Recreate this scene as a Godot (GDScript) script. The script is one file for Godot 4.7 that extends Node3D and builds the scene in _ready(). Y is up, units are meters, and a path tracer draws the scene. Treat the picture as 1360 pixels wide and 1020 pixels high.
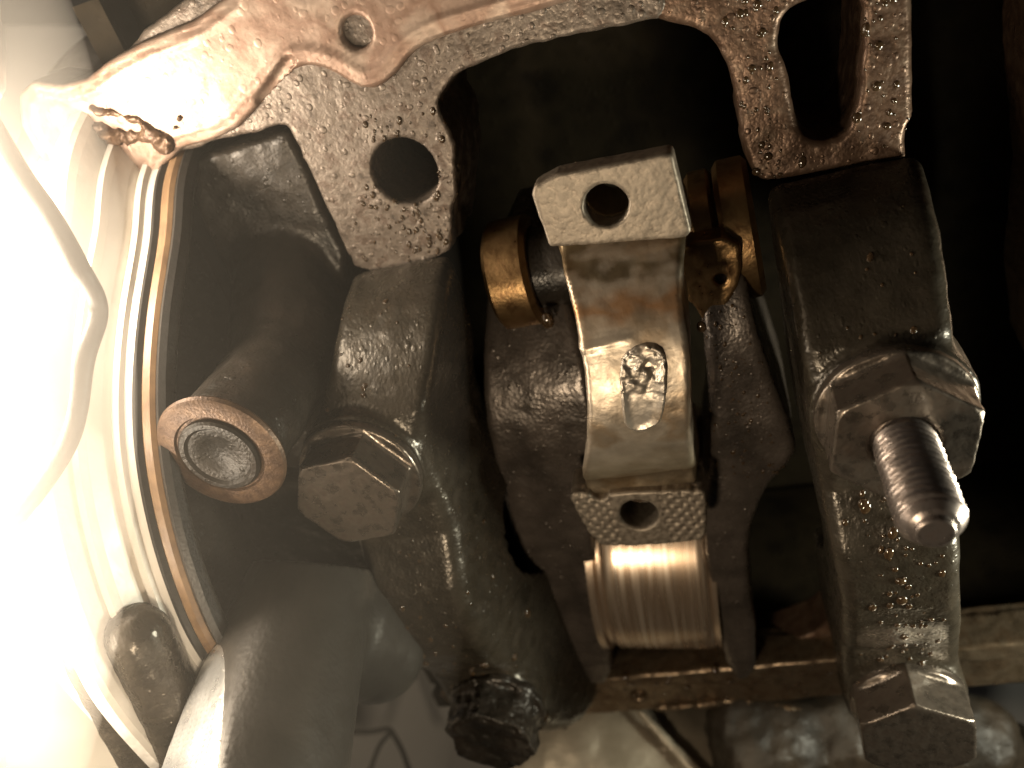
extends Node3D
# An engine seen from below with the sump off. The engine has axes of its own:
# c along the crankshaft, u across it, h out of the sump face; all in millimetres.
const AC := Vector3(0.94306, 0.15089, 0.29642)
const AU := Vector3(-0.28866, 0.81404, 0.50399)
const AH := Vector3(-0.16525, -0.56086, 0.81125)
var EB := Basis(AC, AU, AH)
var M := {}
var used := {}
var drops := []
var rough_noise := FastNoiseLite.new()
var lump_noise := FastNoiseLite.new()

func _ready():
	# ---- camera
	var cam := Camera3D.new()
	cam.name = "camera"
	cam.position = Vector3(0, 0, 0.18)
	cam.near = 0.01
	cam.far = 20.0
	cam.fov = 48.77
	cam.keep_aspect = Camera3D.KEEP_HEIGHT
	var at := CameraAttributesPhysical.new()
	at.frustum_focal_length = 26.47
	at.frustum_focus_distance = 0.142
	at.frustum_near = 0.01
	at.frustum_far = 20.0
	at.exposure_aperture = 13.0
	cam.attributes = at
	add_child(cam)
	cam.make_current()
	# ---- air and background
	var env := Environment.new()
	env.background_mode = Environment.BG_COLOR
	env.background_color = Color(0.10, 0.095, 0.09)
	env.tonemap_mode = Environment.TONE_MAPPER_LINEAR
	env.tonemap_exposure = 1.0
	env.sdfgi_enabled = true
	env.ssao_enabled = true
	env.ssil_enabled = true
	env.volumetric_fog_enabled = true
	env.volumetric_fog_density = 0.0
	var we := WorldEnvironment.new()
	we.name = "world_environment"
	we.environment = env
	add_child(we)
	# ---- lamps: a warm work lamp at the left edge, a paler lamp off to the lower right
	for y in [-0.046, -0.010, 0.026]:
		var om := OmniLight3D.new()
		om.name = "work_lamp_light"
		om.position = Vector3(-0.0925, y, 0.045)
		om.light_energy = 0.0105
		om.light_color = Color(1.0, 0.93, 0.84)
		om.light_size = 0.007
		om.omni_range = 8.0
		om.omni_attenuation = 2.0
		om.shadow_enabled = true
		add_child(om, true)
	area("second_lamp_light", Vector3(0.165, -0.040, 0.070), Vector3(-0.9, 0.12, -0.35), Vector2(0.035, 0.035), 0.036, Color(1.0, 0.99, 0.90))
	area("torch_light", Vector3(-0.036, -0.105, 0.150), Vector3(0.33, 0.55, -1.0), Vector2(0.018, 0.018), 0.0145, Color(1.0, 0.91, 0.78))
	setup()
	build_lamps()
	build_block()
	build_caps()
	build_crank()
	build_rod_cap()
	build_bolts()
	build_front()
	build_pump()
	build_lower()
	build_top_left()
	build_small()
	build_air()

# ------------------------------------------------------------------ helpers
func E(a, b, h) -> Vector3:
	return (AC * a + AU * b + AH * h) * 0.001

func area(called, pos, dir, size, energy, col):
	var l := AreaLight3D.new()
	l.name = called
	l.area_size = size
	l.area_normalize_energy = true
	l.light_energy = energy
	l.light_color = col
	l.area_range = 8.0
	l.area_attenuation = 2.0
	l.shadow_enabled = true
	add_child(l)
	l.position = pos
	l.basis = Basis.looking_at(dir.normalized(), Vector3.UP)
	return l

func numbered(called):
	if not used.has(called):
		used[called] = 0
		return called
	used[called] += 1
	return "%s_%03d" % [called, used[called]]

func tag(o, label, category, group = "", kind = ""):
	if label: o.set_meta("label", label)
	if category: o.set_meta("category", category)
	if group: o.set_meta("group", group)
	if kind: o.set_meta("kind", kind)
	return o

# a thing whose axes are the engine's; its base is given in engine millimetres
func thing(called, base: Vector3, label, category, group = "", kind = ""):
	var o := Node3D.new()
	o.name = numbered(called)
	add_child(o)
	o.transform = Transform3D(EB, E(base.x, base.y, base.z))
	return tag(o, label, category, group, kind)

# a thing in the room's axes, base in metres
func room_thing(called, base: Vector3, label, category, group = "", kind = ""):
	var o := Node3D.new()
	o.name = numbered(called)
	add_child(o)
	o.position = base
	return tag(o, label, category, group, kind)

func part(called, mesh: Mesh, mat: Material, parent, at := Vector3.ZERO, label = ""):
	var o := MeshInstance3D.new()
	o.name = called
	o.mesh = mesh
	o.material_override = mat
	parent.add_child(o, true)
	o.position = at * 0.001
	if label: o.set_meta("label", label)
	return o

# oil drops dropped along -h onto a distance function
func sprinkle(f: Callable, c0, c1, u0, u1, count: int, rmin: float, rmax: float, sd: int):
	var rng := RandomNumberGenerator.new()
	rng.seed = sd
	for i in count:
		var p := Vector3(lerpf(c0, c1, (rng.randf() + rng.randf()) * 0.5), rng.randf_range(u0, u1), 45)
		var r := lerpf(rmin, rmax, pow(rng.randf(), 2.5))
		for k in 60:
			var d: float = f.call(p)
			if d < 0.05 or p.z < -12: break
			p.z -= d * 0.8
		if p.z < -6: continue
		var e := 0.3
		var n := Vector3(f.call(p + Vector3(e, 0, 0)) - f.call(p - Vector3(e, 0, 0)), f.call(p + Vector3(0, e, 0)) - f.call(p - Vector3(0, e, 0)), f.call(p + Vector3(0, 0, e)) - f.call(p - Vector3(0, 0, e))).normalized()
		var x := n.cross(Vector3(0.3, 1, 0.2)).normalized()
		var k2 := rng.randf_range(0.8, 1.6)
		drops.append(Transform3D(Basis(x * r, n.cross(x) * r * k2, n * r * 0.55), p * 0.001))

# ---- distance functions, millimetres
func smin(a: float, b: float, k: float) -> float:
	var h := maxf(k - absf(a - b), 0.0) / k
	return minf(a, b) - h * h * k * 0.25

func smax(a: float, b: float, k: float) -> float:
	var h := maxf(k - absf(a - b), 0.0) / k
	return maxf(a, b) + h * h * k * 0.25

func dbox(p: Vector3, c: Vector3, half: Vector3, r: float) -> float:
	var q := (p - c).abs() - half + Vector3(r, r, r)
	return q.max(Vector3.ZERO).length() + minf(maxf(q.x, maxf(q.y, q.z)), 0.0) - r

# cylinder round the h axis
func dcyl(p: Vector3, a: float, b: float, h0: float, h1: float, R: float, r: float) -> float:
	var x := Vector2(p.x - a, p.y - b).length() - R + r
	var y := absf(p.z - (h0 + h1) * 0.5) - (h1 - h0) * 0.5 + r
	return Vector2(maxf(x, 0.0), maxf(y, 0.0)).length() + minf(maxf(x, y), 0.0) - r

# cylinder round an axis along c
func dcylc(p: Vector3, b: float, h: float, c0: float, c1: float, R: float, r: float) -> float:
	var x := Vector2(p.y - b, p.z - h).length() - R + r
	var y := absf(p.x - (c0 + c1) * 0.5) - (c1 - c0) * 0.5 + r
	return Vector2(maxf(x, 0.0), maxf(y, 0.0)).length() + minf(maxf(x, y), 0.0) - r

func dcap(p: Vector3, a: Vector3, b: Vector3, ra: float, rb: float) -> float:
	var ab := b - a
	var t := clampf((p - a).dot(ab) / ab.length_squared(), 0.0, 1.0)
	return (p - a - ab * t).length() - lerpf(ra, rb, t)

func dpoly(P: PackedVector2Array, x: float, y: float) -> float:
	var q := Vector2(x, y)
	var n := P.size()
	var best := 1e9
	var s := 1.0
	var b := P[n - 1]
	for i in n:
		var a := P[i]
		var e := b - a
		var w := q - a
		var d := w - e * clampf(w.dot(e) / e.length_squared(), 0.0, 1.0)
		best = minf(best, d.length_squared())
		var c1 := y >= a.y
		var c2 := y < b.y
		var c3 := e.x * w.y > e.y * w.x
		if (c1 and c2 and c3) or (not c1 and not c2 and not c3): s = -s
		b = a
	return s * sqrt(best)

func round2(x: float, y: float, r: float) -> float:
	var a := x + r
	var b := y + r
	return Vector2(maxf(a, 0.0), maxf(b, 0.0)).length() + minf(maxf(a, b), 0.0) - r

func pts(a: Array) -> PackedVector2Array:
	var P := PackedVector2Array()
	for i in range(0, a.size(), 2): P.append(Vector2(a[i], a[i + 1]))
	return P

# corners of an outline rounded off once or twice
func soften(P: PackedVector2Array, times := 1) -> PackedVector2Array:
	for t in times:
		var Q := PackedVector2Array()
		for i in P.size():
			var a := P[i]
			var b := P[(i + 1) % P.size()]
			Q.append(a.lerp(b, 0.25))
			Q.append(a.lerp(b, 0.75))
		P = Q
	return P

# surface nets over a distance function; mm in, metres out, relative to base
func nets(f: Callable, lo: Vector3, hi: Vector3, cell: float, base: Vector3, colf = null) -> ArrayMesh:
	var nx := int(ceil((hi.x - lo.x) / cell)) + 1
	var ny := int(ceil((hi.y - lo.y) / cell)) + 1
	var nz := int(ceil((hi.z - lo.z) / cell)) + 1
	var sx := 1
	var sy := nx
	var sz := nx * ny
	var val := PackedFloat32Array()
	val.resize(nx * ny * nz)
	val.fill(1e9)
	var K := 6
	var reach := K * cell * 0.9 + 0.6
	var blocks := []
	for bz in range(0, nz - 1, K):
		for by in range(0, ny - 1, K):
			for bx in range(0, nx - 1, K):
				var mid := lo + Vector3(bx + K * 0.5, by + K * 0.5, bz + K * 0.5) * cell
				if absf(f.call(mid)) > reach: continue
				blocks.append(Vector3i(bx, by, bz))
				for k in range(bz, mini(bz + K + 1, nz)):
					for j in range(by, mini(by + K + 1, ny)):
						var o := j * sy + k * sz
						for i in range(bx, mini(bx + K + 1, nx)):
							if val[o + i] > 1e8:
								val[o + i] = f.call(Vector3(lo.x + i * cell, lo.y + j * cell, lo.z + k * cell))
	var vi := PackedInt32Array()
	vi.resize(nx * ny * nz)
	vi.fill(-1)
	var V := PackedVector3Array()
	var N := PackedVector3Array()
	var cells := PackedInt32Array()
	var off := [0, sx, sy, sx + sy, sz, sx + sz, sy + sz, sx + sy + sz]
	var ed := [0, 1, 2, 3, 4, 5, 6, 7, 0, 2, 1, 3, 4, 6, 5, 7, 0, 4, 1, 5, 2, 6, 3, 7]
	for bl in blocks:
		for k in range(bl.z, mini(bl.z + K, nz - 1)):
			for j in range(bl.y, mini(bl.y + K, ny - 1)):
				for i in range(bl.x, mini(bl.x + K, nx - 1)):
					var o: int = i + j * sy + k * sz
					var d := PackedFloat32Array([val[o], val[o + 1], val[o + sy], val[o + 1 + sy], val[o + sz], val[o + 1 + sz], val[o + sy + sz], val[o + 1 + sy + sz]])
					var neg := 0
					for q in 8:
						if d[q] < 0.0: neg += 1
					if neg == 0 or neg == 8: continue
					var s := Vector3.ZERO
					var n := 0
					for e in 12:
						var a: int = ed[e * 2]
						var b: int = ed[e * 2 + 1]
						if (d[a] < 0.0) == (d[b] < 0.0): continue
						var t: float = d[a] / (d[a] - d[b])
						var pa := Vector3(a & 1, (a >> 1) & 1, a >> 2)
						var pb := Vector3(b & 1, (b >> 1) & 1, b >> 2)
						s += pa.lerp(pb, t)
						n += 1
					s /= n
					vi[o] = V.size()
					cells.append(o)
					V.append((lo + (Vector3(i, j, k) + s) * cell - base) * 0.001)
					var g := Vector3(d[1] - d[0] + d[3] - d[2] + d[5] - d[4] + d[7] - d[6], d[2] - d[0] + d[3] - d[1] + d[6] - d[4] + d[7] - d[5], d[4] - d[0] + d[5] - d[1] + d[6] - d[2] + d[7] - d[3])
					N.append(g.normalized())
	var I := PackedInt32Array()
	for o in cells:
		var i: int = o % nx
		var j: int = (o / nx) % ny
		var k: int = o / sz
		var here := val[o] < 0.0
		if j > 0 and k > 0 and here != (val[o + sx] < 0.0): quad(I, vi[o - sy - sz], vi[o - sz], vi[o], vi[o - sy], here)
		if i > 0 and k > 0 and here != (val[o + sy] < 0.0): quad(I, vi[o - sx - sz], vi[o - sx], vi[o], vi[o - sz], here)
		if i > 0 and j > 0 and here != (val[o + sz] < 0.0): quad(I, vi[o - sx - sy], vi[o - sy], vi[o], vi[o - sx], here)
	var arr := []
	arr.resize(Mesh.ARRAY_MAX)
	arr[Mesh.ARRAY_VERTEX] = V
	arr[Mesh.ARRAY_NORMAL] = N
	arr[Mesh.ARRAY_INDEX] = I
	if colf != null:
		var C := PackedColorArray()
		for v in V: C.append(colf.call(v * 1000.0 + base))
		arr[Mesh.ARRAY_COLOR] = C
	var m := ArrayMesh.new()
	m.add_surface_from_arrays(Mesh.PRIMITIVE_TRIANGLES, arr)
	return m

func quad(I: PackedInt32Array, a: int, b: int, c: int, d: int, out: bool):
	if a < 0 or b < 0 or c < 0 or d < 0: return
	if out:
		I.append_array(PackedInt32Array([a, c, b, a, d, c]))
	else:
		I.append_array(PackedInt32Array([a, b, c, a, c, d]))

# a grid of points (rows of equal length) as a surface; both sides are drawn. smooth normals
func sheet(rows: Array, closed_u := false, closed_v := false) -> ArrayMesh:
	var st := SurfaceTool.new()
	st.begin(Mesh.PRIMITIVE_TRIANGLES)
	st.set_smooth_group(0)
	var R := rows.size()
	var C: int = rows[0].size()
	for i in R:
		for j in C:
			st.set_uv(Vector2(float(j) / C, float(i) / R))
			st.add_vertex(rows[i][j] * 0.001)
	for i in (R if closed_v else R - 1):
		for j in (C if closed_u else C - 1):
			var a := i * C + j
			var b := i * C + (j + 1) % C
			var c := ((i + 1) % R) * C + (j + 1) % C
			var d := ((i + 1) % R) * C + j
			for q in [a, c, b, a, d, c]: st.add_index(q)
	st.generate_normals()
	return st.commit()

# profile of (radius, height) turned round the h axis; sharp corners of the profile stay sharp
func lathe(prof: Array, n := 48) -> ArrayMesh:
	var st := SurfaceTool.new()
	var run := [prof[0]]
	for i in range(1, prof.size()):
		run.append(prof[i])
		var last := i == prof.size() - 1
		if not last:
			var a := Vector2(prof[i][0] - prof[i - 1][0], prof[i][1] - prof[i - 1][1]).normalized()
			var b := Vector2(prof[i + 1][0] - prof[i][0], prof[i + 1][1] - prof[i][1]).normalized()
			if a.dot(b) > 0.8: continue
		var rows := []
		for k in run.size():
			var r := []
			for q in n:
				var w := TAU * q / n
				r.append(Vector3(cos(w) * run[k][0], sin(w) * run[k][0], run[k][1]))
			rows.append(r)
		st.append_from(sheet(rows, true), 0, Transform3D())
		run = [prof[i]]
	return st.commit()

# a tube through points, mm; the ends are rounded off
func tube(path: Array, r: float, n := 12, wob := 0.0) -> ArrayMesh:
	var cv := Curve3D.new()
	for i in path.size():
		var a: Vector3 = path[maxi(i - 1, 0)]
		var b: Vector3 = path[mini(i + 1, path.size() - 1)]
		var t := (b - a) / 6.0
		cv.add_point(path[i], -t, t)
	cv.bake_interval = maxf(r * 0.5, cv.get_baked_length() / 200.0)
	var P := cv.get_baked_points()
	var rows := []
	var up := Vector3(0.31, 0.2, 0.93)
	for i in P.size():
		var d := (P[mini(i + 1, P.size() - 1)] - P[maxi(i - 1, 0)]).normalized()
		var x := d.cross(up).normalized()
		var y := x.cross(d)
		up = y
		var k := r * (1.0 + wob * lump_noise.get_noise_3dv(P[i] * 3.0))
		if i == 0 or i == P.size() - 1:
			var e := []
			for j in n: e.append(P[i] + (x * cos(TAU * j / n) + y * sin(TAU * j / n)) * 0.01)
			if i == P.size() - 1:
				rows.append(ring(P[i] - d * 0.01, x, y, k, n))
				rows.append(e)
			else:
				rows.append(e)
				rows.append(ring(P[i] + d * 0.01, x, y, k, n))
			continue
		rows.append(ring(P[i], x, y, k, n))
	return sheet(rows, true)

func ring(p: Vector3, x: Vector3, y: Vector3, r: float, n: int) -> Array:
	var e := []
	for j in n: e.append(p + (x * cos(TAU * j / n) + y * sin(TAU * j / n)) * r)
	return e

# ------------------------------------------------------------------ materials
func noise_image(size: int, freq: float, octaves: int, sd: int, type := FastNoiseLite.TYPE_SIMPLEX_SMOOTH) -> Image:
	var f := FastNoiseLite.new()
	f.seed = sd
	f.noise_type = type
	f.frequency = freq
	f.fractal_octaves = octaves
	var im := f.get_seamless_image(size, size)
	im.convert(Image.FORMAT_RGBA8)
	return im

func ramp(im: Image, cols: Array) -> ImageTexture:
	var o := Image.create(im.get_width(), im.get_height(), false, Image.FORMAT_RGB8)
	var lut := []
	for i in 256:
		var t: float = i / 255.0 * (cols.size() - 1)
		var k := mini(int(t), cols.size() - 2)
		var a: Color = cols[k]
		var b: Color = cols[k + 1]
		lut.append(a.lerp(b, t - k).linear_to_srgb())
	var src := im.get_data()
	var dst := PackedByteArray()
	dst.resize(im.get_width() * im.get_height() * 3)
	for i in im.get_width() * im.get_height():
		var c: Color = lut[src[i * 4]]
		dst[i * 3] = c.r8
		dst[i * 3 + 1] = c.g8
		dst[i * 3 + 2] = c.b8
	o.set_data(im.get_width(), im.get_height(), false, Image.FORMAT_RGB8, dst)
	return ImageTexture.create_from_image(o)

func grey(im: Image, lo: float, hi: float) -> ImageTexture:
	var o := Image.create(im.get_width(), im.get_height(), false, Image.FORMAT_L8)
	var src := im.get_data()
	var dst := PackedByteArray()
	dst.resize(im.get_width() * im.get_height())
	for i in dst.size(): dst[i] = int(255.0 * clampf(lerpf(lo, hi, src[i * 4] / 255.0), 0, 1))
	o.set_data(im.get_width(), im.get_height(), false, Image.FORMAT_L8, dst)
	return ImageTexture.create_from_image(o)

# fine sand-cast grain with beads of oil standing on it
func beads(size: int, count: int, rmin: float, rmax: float, grain: Image, grain_h: float, sd: int) -> ImageTexture:
	var rng := RandomNumberGenerator.new()
	rng.seed = sd
	var H := PackedFloat32Array()
	H.resize(size * size)
	var g := grain.get_data()
	for i in size * size: H[i] = g[i * 4] / 255.0 * grain_h
	for n in count:
		var r := lerpf(rmin, rmax, pow(rng.randf(), 3.0))
		var cx := rng.randf() * size
		var cy := rng.randf() * size
		var k := rng.randf_range(0.7, 1.4)
		for y in range(int(cy - r * 1.5), int(cy + r * 1.5) + 1):
			for x in range(int(cx - r * 1.5), int(cx + r * 1.5) + 1):
				var d := Vector2((x - cx) * k, y - cy).length() / r
				if d < 1.0:
					var i := posmod(y, size) * size + posmod(x, size)
					H[i] = maxf(H[i], grain_h * 0.5 + sqrt(1.0 - d * d) * r / rmax * 0.55)
	var im := Image.create(size, size, false, Image.FORMAT_L8)
	var dst := PackedByteArray()
	dst.resize(size * size)
	for i in dst.size(): dst[i] = int(clampf(H[i], 0, 1) * 255)
	im.set_data(size, size, false, Image.FORMAT_L8, dst)
	return ImageTexture.create_from_image(im)

func mat(key: String, tex: ImageTexture, tile_mm: float, metal: float, rough_tex: ImageTexture, height: ImageTexture = null, height_cm := 0.02, coat := 0.0) -> StandardMaterial3D:
	var m := StandardMaterial3D.new()
	m.resource_name = key
	m.albedo_texture = tex
	m.metallic = metal
	m.roughness = 1.0
	m.roughness_texture = rough_tex
	m.uv1_triplanar = true
	var s := 1000.0 / tile_mm
	m.uv1_scale = Vector3(s, s, s)
	m.uv1_offset = Vector3(0.37, 0.61, 0.13)
	if height:
		m.heightmap_enabled = true
		m.heightmap_texture = height
		m.heightmap_scale = height_cm
	if coat > 0.0:
		m.clearcoat_enabled = true
		m.clearcoat = coat
		m.clearcoat_roughness = 0.12
	M[key] = m
	return m

func plain(key: String, col: Color, metal: float, rough: float) -> StandardMaterial3D:
	var m := StandardMaterial3D.new()
	m.resource_name = key
	m.albedo_color = col.linear_to_srgb()
	m.metallic = metal
	m.roughness = rough
	M[key] = m
	return m

func L(r, g, b) -> Color:
	return Color(r, g, b)

func setup():
	rough_noise.seed = 5
	rough_noise.frequency = 0.22
	rough_noise.fractal_octaves = 3
	lump_noise.seed = 9
	lump_noise.frequency = 0.06
	lump_noise.fractal_octaves = 3
	var big := noise_image(512, 0.006, 5, 1)
	var med := noise_image(512, 0.02, 5, 2)
	var fine := noise_image(512, 0.08, 3, 3)
	var streak := noise_image(512, 0.03, 4, 4)
	# streaks: blur a noise along one way
	var st2 := streak.duplicate()
	st2.resize(10, 512, Image.INTERPOLATE_LANCZOS)
	st2.resize(512, 512, Image.INTERPOLATE_CUBIC)
	var castH := beads(512, 260, 2.0, 6.0, fine, 0.30, 11)
	var wetH := beads(512, 520, 2.0, 7.5, fine, 0.22, 12)
	var dryH := beads(512, 26, 3.0, 8.0, fine, 0.5, 13)
	var fineH := grey(fine, 0.2, 0.8)
	var medH := grey(med, 0.0, 1.0)
	mat("cast", ramp(big, [L(.024, .020, .014), L(.056, .046, .033), L(.040, .033, .024), L(.078, .063, .046)]), 42, 0.4, grey(med, 0.16, 0.44), castH, 0.03)
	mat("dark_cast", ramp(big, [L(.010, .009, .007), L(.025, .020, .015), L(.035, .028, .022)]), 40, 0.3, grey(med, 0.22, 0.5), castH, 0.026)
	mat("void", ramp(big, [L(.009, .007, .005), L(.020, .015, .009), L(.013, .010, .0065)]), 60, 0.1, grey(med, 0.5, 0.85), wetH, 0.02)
	mat("web", ramp(med, [L(.04, .03, .022), L(.11, .085, .066), L(.16, .13, .105), L(.09, .062, .045), L(.14, .11, .09)]), 46, 0.4, grey(fine, 0.22, 0.6), wetH, 0.032)
	mat("rail", ramp(big, [L(.16, .10, .07), L(.30, .21, .16), L(.22, .135, .095), L(.36, .27, .21), L(.14, .10, .075)]), 55, 0.4, grey(fine, 0.3, 0.55), wetH, 0.012)
	mat("brown_web", ramp(med, [L(.06, .034, .022), L(.13, .078, .05), L(.17, .12, .085)]), 40, 0.55, grey(fine, 0.25, 0.55), wetH, 0.03)
	mat("crank", ramp(big, [L(.04, .033, .027), L(.085, .069, .057), L(.12, .098, .082)]), 44, 0.45, grey(med, 0.18, 0.44), castH, 0.026)
	mat("journal", ramp(st2, [L(.22, .15, .10), L(.70, .58, .46), L(.36, .26, .18), L(.80, .70, .58), L(.45, .32, .22)]), 34, 0.75, grey(st2, 0.08, 0.46), grey(st2, 0.2, 0.8), 0.004)
	M.journal.uv1_triplanar = false
	M.journal.uv1_scale = Vector3(1, 1, 1)
	mat("strap", ramp(big, [L(.30, .25, .19), L(.40, .35, .29), L(.46, .41, .35), L(.34, .26, .18), L(.42, .37, .31)]), 48, 0.8, grey(med, 0.32, 0.52), fineH, 0.006)
	mat("seat_face", ramp(fine, [L(.12, .095, .07), L(.21, .175, .135), L(.27, .225, .175)]), 60, 0.55, grey(fine, 0.35, 0.6), dryH, 0.014)
	mat("brass", ramp(med, [L(.17, .08, .035), L(.32, .20, .09), L(.24, .13, .06)]), 40, 0.9, grey(med, 0.24, 0.45), fineH, 0.006)
	mat("rust", ramp(med, [L(.045, .022, .012), L(.10, .058, .034), L(.15, .09, .05)]), 30, 0.4, grey(fine, 0.3, 0.6), fineH, 0.014)
	mat("bolt", ramp(med, [L(.085, .070, .056), L(.17, .14, .112), L(.12, .09, .068)]), 36, 0.75, grey(med, 0.2, 0.42), fineH, 0.006, 0.4)
	mat("stud", ramp(med, [L(.20, .165, .145), L(.34, .29, .26), L(.26, .20, .17)]), 30, 0.85, grey(med, 0.22, 0.4), fineH, 0.004)
	mat("cover", ramp(big, [L(.55, .52, .48), L(.68, .64, .58), L(.60, .56, .50)]), 60, 0.1, grey(med, 0.3, 0.5), medH, 0.015)
	mat("gasket", ramp(med, [L(.012, .011, .010), L(.03, .027, .024)]), 30, 0.0, grey(fine, 0.3, 0.6), fineH, 0.01)
	mat("seal", ramp(med, [L(.12, .07, .04), L(.30, .19, .10)]), 40, 0.0, grey(fine, 0.3, 0.5), fineH, 0.006)
	mat("pump", ramp(big, [L(.028, .026, .022), L(.055, .050, .043), L(.045, .04, .034)]), 60, 0.4, grey(med, 0.25, 0.5), dryH, 0.012)
	mat("edge", ramp(big, [L(.45, .45, .44), L(.6, .6, .58)]), 60, 0.85, grey(med, 0.22, 0.4), fineH, 0.004)
	mat("oil_rail", ramp(big, [L(.10, .07, .04), L(.20, .15, .10), L(.15, .10, .06), L(.25, .20, .14)]), 40, 0.7, grey(med, 0.2, 0.42), medH, 0.014)
	mat("bell", ramp(big, [L(.20, .17, .12), L(.34, .29, .22), L(.28, .23, .17)]), 80, 0.3, grey(med, 0.3, 0.55), dryH, 0.012)
	mat("grey_sheet", ramp(big, [L(.46, .45, .43), L(.54, .52, .50)]), 300, 0.0, grey(fine, 0.5, 0.7))
	mat("cloth", ramp(big, [L(.55, .50, .42), L(.66, .60, .50)]), 120, 0.0, grey(fine, 0.7, 0.9), fineH, 0.02)
	mat("hose", ramp(med, [L(.03, .026, .022), L(.06, .05, .045)]), 30, 0.0, grey(fine, 0.35, 0.6), fineH, 0.01)
	mat("beige", ramp(med, [L(.30, .25, .16), L(.42, .36, .25)]), 50, 0.1, grey(fine, 0.4, 0.6))
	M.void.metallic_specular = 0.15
	mat("sludge", ramp(big, [L(.012, .010, .007), L(.03, .022, .014), L(.05, .035, .022)]), 40, 0.0, grey(med, 0.4, 0.75), castH, 0.03)
	M.strap.vertex_color_use_as_albedo = true
	var o := plain("oil", L(.05, .03, .015), 0.0, 0.04)
	o.clearcoat_enabled = true
	o.clearcoat = 1.0
	o.clearcoat_roughness = 0.03
	plain("lamp_body", L(.16, .17, .18), 0.1, 0.45)
	plain("wire", L(.25, .22, .19), 0.9, 0.25)
	plain("mark", L(.30, .17, .03), 0.0, 0.5)
	var d := plain("diffuser", L(.9, .88, .82), 0.0, 0.5)
	d.emission_enabled = true
	d.emission = Color(1.0, 0.95, 0.84)
	d.emission_energy_multiplier = 3.0

# ------------------------------------------------------------------ lamps
func build_lamps():
	var t = room_thing("work_lamp", Vector3(-0.0925, -0.008, 0.045), "glowing tube work lamp hanging upright beside the front housing", "lamp")
	part("diffuser", lathe([[0.01, 55], [5, 54], [8, 51], [8.5, 47], [8.5, -43], [8, -47], [5, -50], [0.01, -51]], 32), M.diffuser, t).rotation.x = -PI / 2
	var body := lathe([[0.01, 55.5], [9.6, 55.5], [10.2, 57], [10.2, 66], [9.4, 68], [9.4, 118], [8.5, 120], [0.01, 120]], 32)
	part("handle", body, M.lamp_body, t).rotation.x = -PI / 2
	part("end_cap", lathe([[0.01, -51.5], [9.6, -51.5], [10.2, -53], [10.2, -61], [9, -63], [0.01, -63]], 32), M.lamp_body, t).rotation.x = -PI / 2

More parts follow.
